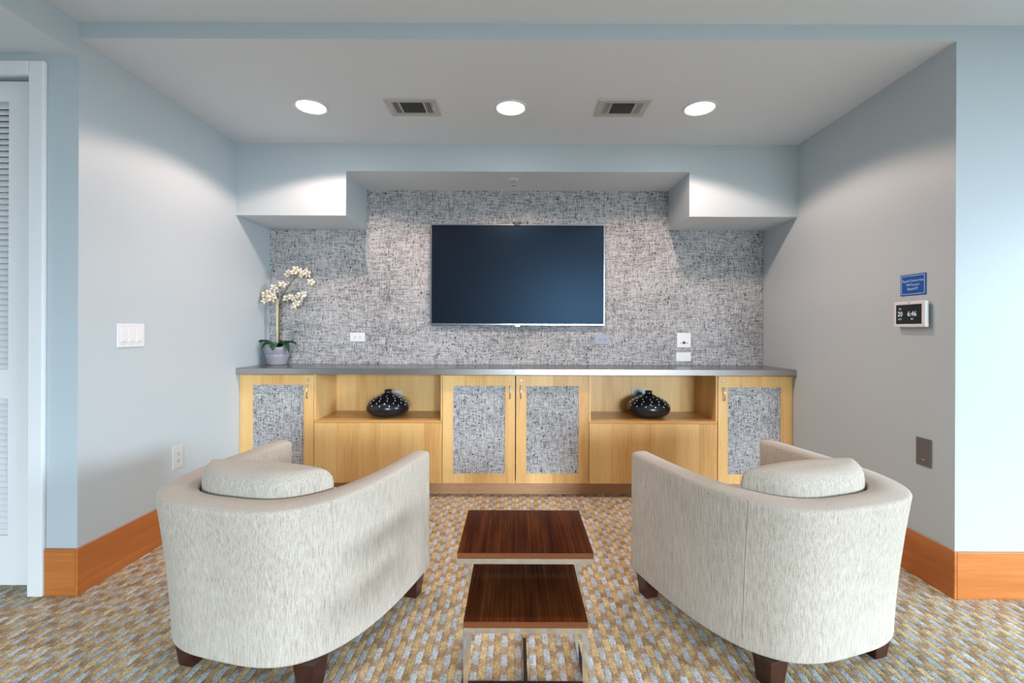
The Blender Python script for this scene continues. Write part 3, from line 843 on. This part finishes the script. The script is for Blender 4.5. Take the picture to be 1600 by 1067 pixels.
def make_chair(label, loc, rz, rear):
    o = thing('armchair', label, 'armchair', loc, rz, 'barrel-back armchairs')
    N = 96
    bot = resample(plan(WB, DB, NB, 400), N)
    top = resample(plan(WT, DT, NTP, 400), N)
    inn = resample(plan(WT - .084, DT - .112, 3.2, 400), N)
    def outer(i, u):
        e = u ** 1.5                                    # flares towards the rim
        p = bot[i].lerp(top[i], e)
        return p
    rz_top = lambda i: ZARM + (ZBK - ZARM) * min(1, -top[i].y / DT) 
    rings = []
    for i in range(N + 1):
        zt = rz_top(i); prof = []
        prof.append(outer(i, .02).lerp(inn[i], .03) + Vector((0, 0, ZLEG)))
        for u in (0.02, .12, .25, .4, .55, .7, .82, .92, .965):
            p = outer(i, u); prof.append(Vector((p.x, p.y, ZLEG + (zt - ZLEG) * u)))
        a, c_ = top[i], inn[i]; dvec = (c_ - a); L = max(dvec.length, 1e-6); dv = dvec / L
        for k, (q, h) in enumerate(((.0015, .010), (.005, .0035), (.012, 0.0))):
            p = a + dv * q; prof.append(Vector((p.x, p.y, zt - h)))
        p = a.lerp(c_, .5); prof.append(Vector((p.x, p.y, zt + .002)))
        for q, h in ((.014, 0.0), (.006, .004), (.0, .013)):
            p = c_ - dv * q; prof.append(Vector((p.x, p.y, zt - h)))
        for z in (.50, .40, .30, ZLEG):
            prof.append(Vector((c_.x, c_.y, z)))
        rings.append(prof)
    b = MB(); b.loft(rings)
    sh = b.build('shell', 'linen', o, label='curved upholstered back and arms', bevel=.008, seg=3)
    # sewn seams of the shell
    for s in (-1, 1):
        k = min(range(N + 1), key=lambda i: abs(bot[i].x - s * .335) + (10 if bot[i].y > -.45 else 0))
        pts = []
        for u in [j / 14 for j in range(1, 15)]:
            p = outer(k, u); c0 = Vector((p.x, p.y, ZLEG + (rz_top(k) - .004 - ZLEG) * u)); pts.append(c0)
        b = MB(); b.tube(pts, .0016, 6); b.build('seam', 'linen', sh)
    b = MB(); b.tube([Vector((outer(i, .93).x, outer(i, .93).y, ZLEG + (rz_top(i) - ZLEG) * .955)) for i in range(N // 2 - 26, N // 2 + 27)], .002, 6); b.build('seam', 'linen', sh)
    # seat: deck and cushion
    def slab(name, w, d, n, z0, z1, r, yfront, ins=0.0, crown=0.0):
        pl = resample(plan(w, d, n, 300, yfront), 72)
        front = [Vector((w - 2 * w * k / 16, yfront, 0)) for k in range(1, 16)]
        ring = pl + front
        cen = Vector((0, (yfront - d) / 2, 0))
        rr = []
        for inset, z in [(r * (1 - math.cos(a)) , z0 + r * (1 - math.sin(a))) for a in (PI / 2, PI / 3, PI / 6, 0)][::1]:
            rr.append((r - (r - inset) if False else inset, z))
        prof = [(r, z0), (r * .5, z0 + r * .13), (r * .13, z0 + r * .5), (0, z0 + r), (0, z1 - r), (r * .13, z1 - r * .5), (r * .5, z1 - r * .13), (r, z1), (r * 2.2, z1 + crown)]
        rings2 = []
        for ins_, z in prof:
            ring_ = []
            for p in ring:
                v = p - cen; L = v.length
                q = cen + Vector((v.x * max(0, 1 - ins_ / max(abs(w), 1e-3)), v.y * max(0, 1 - ins_ / ((yfront + d) / 2)), 0))
                ring_.append(Vector((q.x, q.y, z)))
            rings2.append(ring_)
        b = MB(); b.loft(rings2)
        return b.build(name, 'linen', o)
    slab('seat_base', WT - .086, DT - .114, 3.2, ZLEG + .002, .285, .010, -.012)
    slab('seat_cushion', WT - .090, DT - .30, 8, .287, .430, .030, .006, crown=.006)
    # lumbar cushion filling the curve of the back
    pl = [p for p in resample(plan(WT - .090, DT - .118, 3.2, 400), 200) if p.y < -.50]
    a, e = pl[0], pl[-1]
    front = [Vector((e.x + (a.x - e.x) * k / 24, -.50 + .055 * math.sin(PI * k / 24) ** .6, 0)) for k in range(1, 24)]
    ring = pl + front
    cen = Vector((0, -.57, 0))
    rings2 = []
    R = .055
    zt, zb = .694, .432
    prof = [(.030, zb), (.006, zb + .02), (0, zb + .06), (0, zt - R), (R * .08, zt - R * .60), (R * .30, zt - R * .27), (R * .62, zt - R * .08), (R, zt), (R * 1.4, zt + .002)]
    for ins_, z in prof:
        rings2.append([Vector((cen.x + (p.x - cen.x) * (1 - ins_ / .33), cen.y + (p.y - cen.y) * (1 - ins_ / .105), z)) for p in ring])
    b = MB(); b.loft(rings2); b.build('back_cushion', 'linen', o)
    # legs
    for (lx, ly, fl) in ((-.355, -.055, 0), (.355, -.055, 0), (rear[0], -.622, 0), (rear[1], -.622, 0)):
        b = MB(); h, t_ = .040, .029
        sx = math.copysign(1, lx)
        oy = -.018 if fl else .0
        b.hexa([(lx - t_, ly - t_ + oy, 0), (lx + t_, ly - t_ + oy, 0), (lx + t_, ly + t_ + oy, 0), (lx - t_, ly + t_ + oy, 0)],
               [(lx - h, ly - h, ZLEG + .001), (lx + h, ly - h, ZLEG + .001), (lx + h, ly + h, ZLEG + .001), (lx - h, ly + h, ZLEG + .001)])
        b.build('leg', 'leg_wood', o, bevel=.003)
    return o
make_chair('cream barrel armchair standing nearest the left wall with the louvered door', (-.7884, 2.1762, 0), -.2448, (-.217, .272))
make_chair('cream barrel armchair standing nearest the taupe wall', (.9198, 2.2008, 0), .3063, (-.262, .222))

# ------------------------------------------------------------------ nesting tables
def tabletop(o, w, y0, y1, zt):
    b = MB(); b.box(-w, w, y0, y1, zt - .018, zt - .0005); b.build('top', 'walnut_edge', o)
    b = MB(); b.box(-w, w, y0, y1, zt - .0005, zt); b.build('top_veneer', 'walnut', o, label='glossy dark walnut veneer')
zu = .500
yu0, yu1 = F_PX * (CAM_H - zu) / 349.0, F_PX * (CAM_H - zu) / 282.0
cxu = .032
o = thing('nesting_table', 'taller walnut and chrome nesting table behind the lower one', 'side table', (cxu, yu1, 0))
d = yu0 - yu1
wu = .2095
tabletop(o, wu, d, 0, zu)
B = .014
b = MB(); zz = (zu - .034, zu - .018)
b.box(-wu, wu, d, d + B, *zz); b.box(-wu, wu, -B, 0, *zz); b.box(-wu, -wu + B, d + B, -B, *zz); b.box(wu - B, wu, d + B, -B, *zz)
b.build('frame', 'chrome', o)
for s in (-1, 1):
    b = MB(); x = s * (wu - B / 2 - .001); b.box(x - B / 2, x + B / 2, -B, 0, .014, zu - .034); b.build('leg', 'chrome', o)
    b = MB(); b.box(x - B / 2, x + B / 2, -.24, 0, 0, .014); b.build('base_rail', 'chrome', o)
b = MB(); b.box(-wu + B, wu - B, -.24, -.212, .001, .015); b.build('base_crossbar', 'dark_bar', o)
b = MB(); b.box(-.001, .011, -.212, .0, .001, .015); b.build('base_spine', 'dark_bar', o)
zl = .360
yl0 = F_PX * (CAM_H - zl) / 456.5
wl = 195 / F_PX * yl0 / 2
o = thing('nesting_table', 'lower walnut and chrome nesting table pulled out in front', 'side table', ((823 - VX) / F_PX * yl0, yl0, 0))
tabletop(o, wl, 0, .33, zl)
b = MB(); zz = (zl - .033, zl - .018)
b.box(-wl, wl, 0, B, *zz); b.box(-wl, wl, .33 - B, .33, *zz); b.box(-wl, -wl + B, B, .33 - B, *zz); b.box(wl - B, wl, B, .33 - B, *zz)
b.build('frame', 'chrome', o)
for s in (-1, 1):
    b = MB(); x = s * (wl - B / 2); b.box(x - B / 2, x + B / 2, 0, B, .014, zl - .033); b.build('leg', 'chrome', o)
    b = MB(); b.box(x - B / 2, x + B / 2, 0, .20, 0, .014); b.build('base_rail', 'chrome', o)
b = MB(); b.box(-wl + B, wl - B, 0, B, 0, .014); b.build('base_crossbar', 'chrome', o)
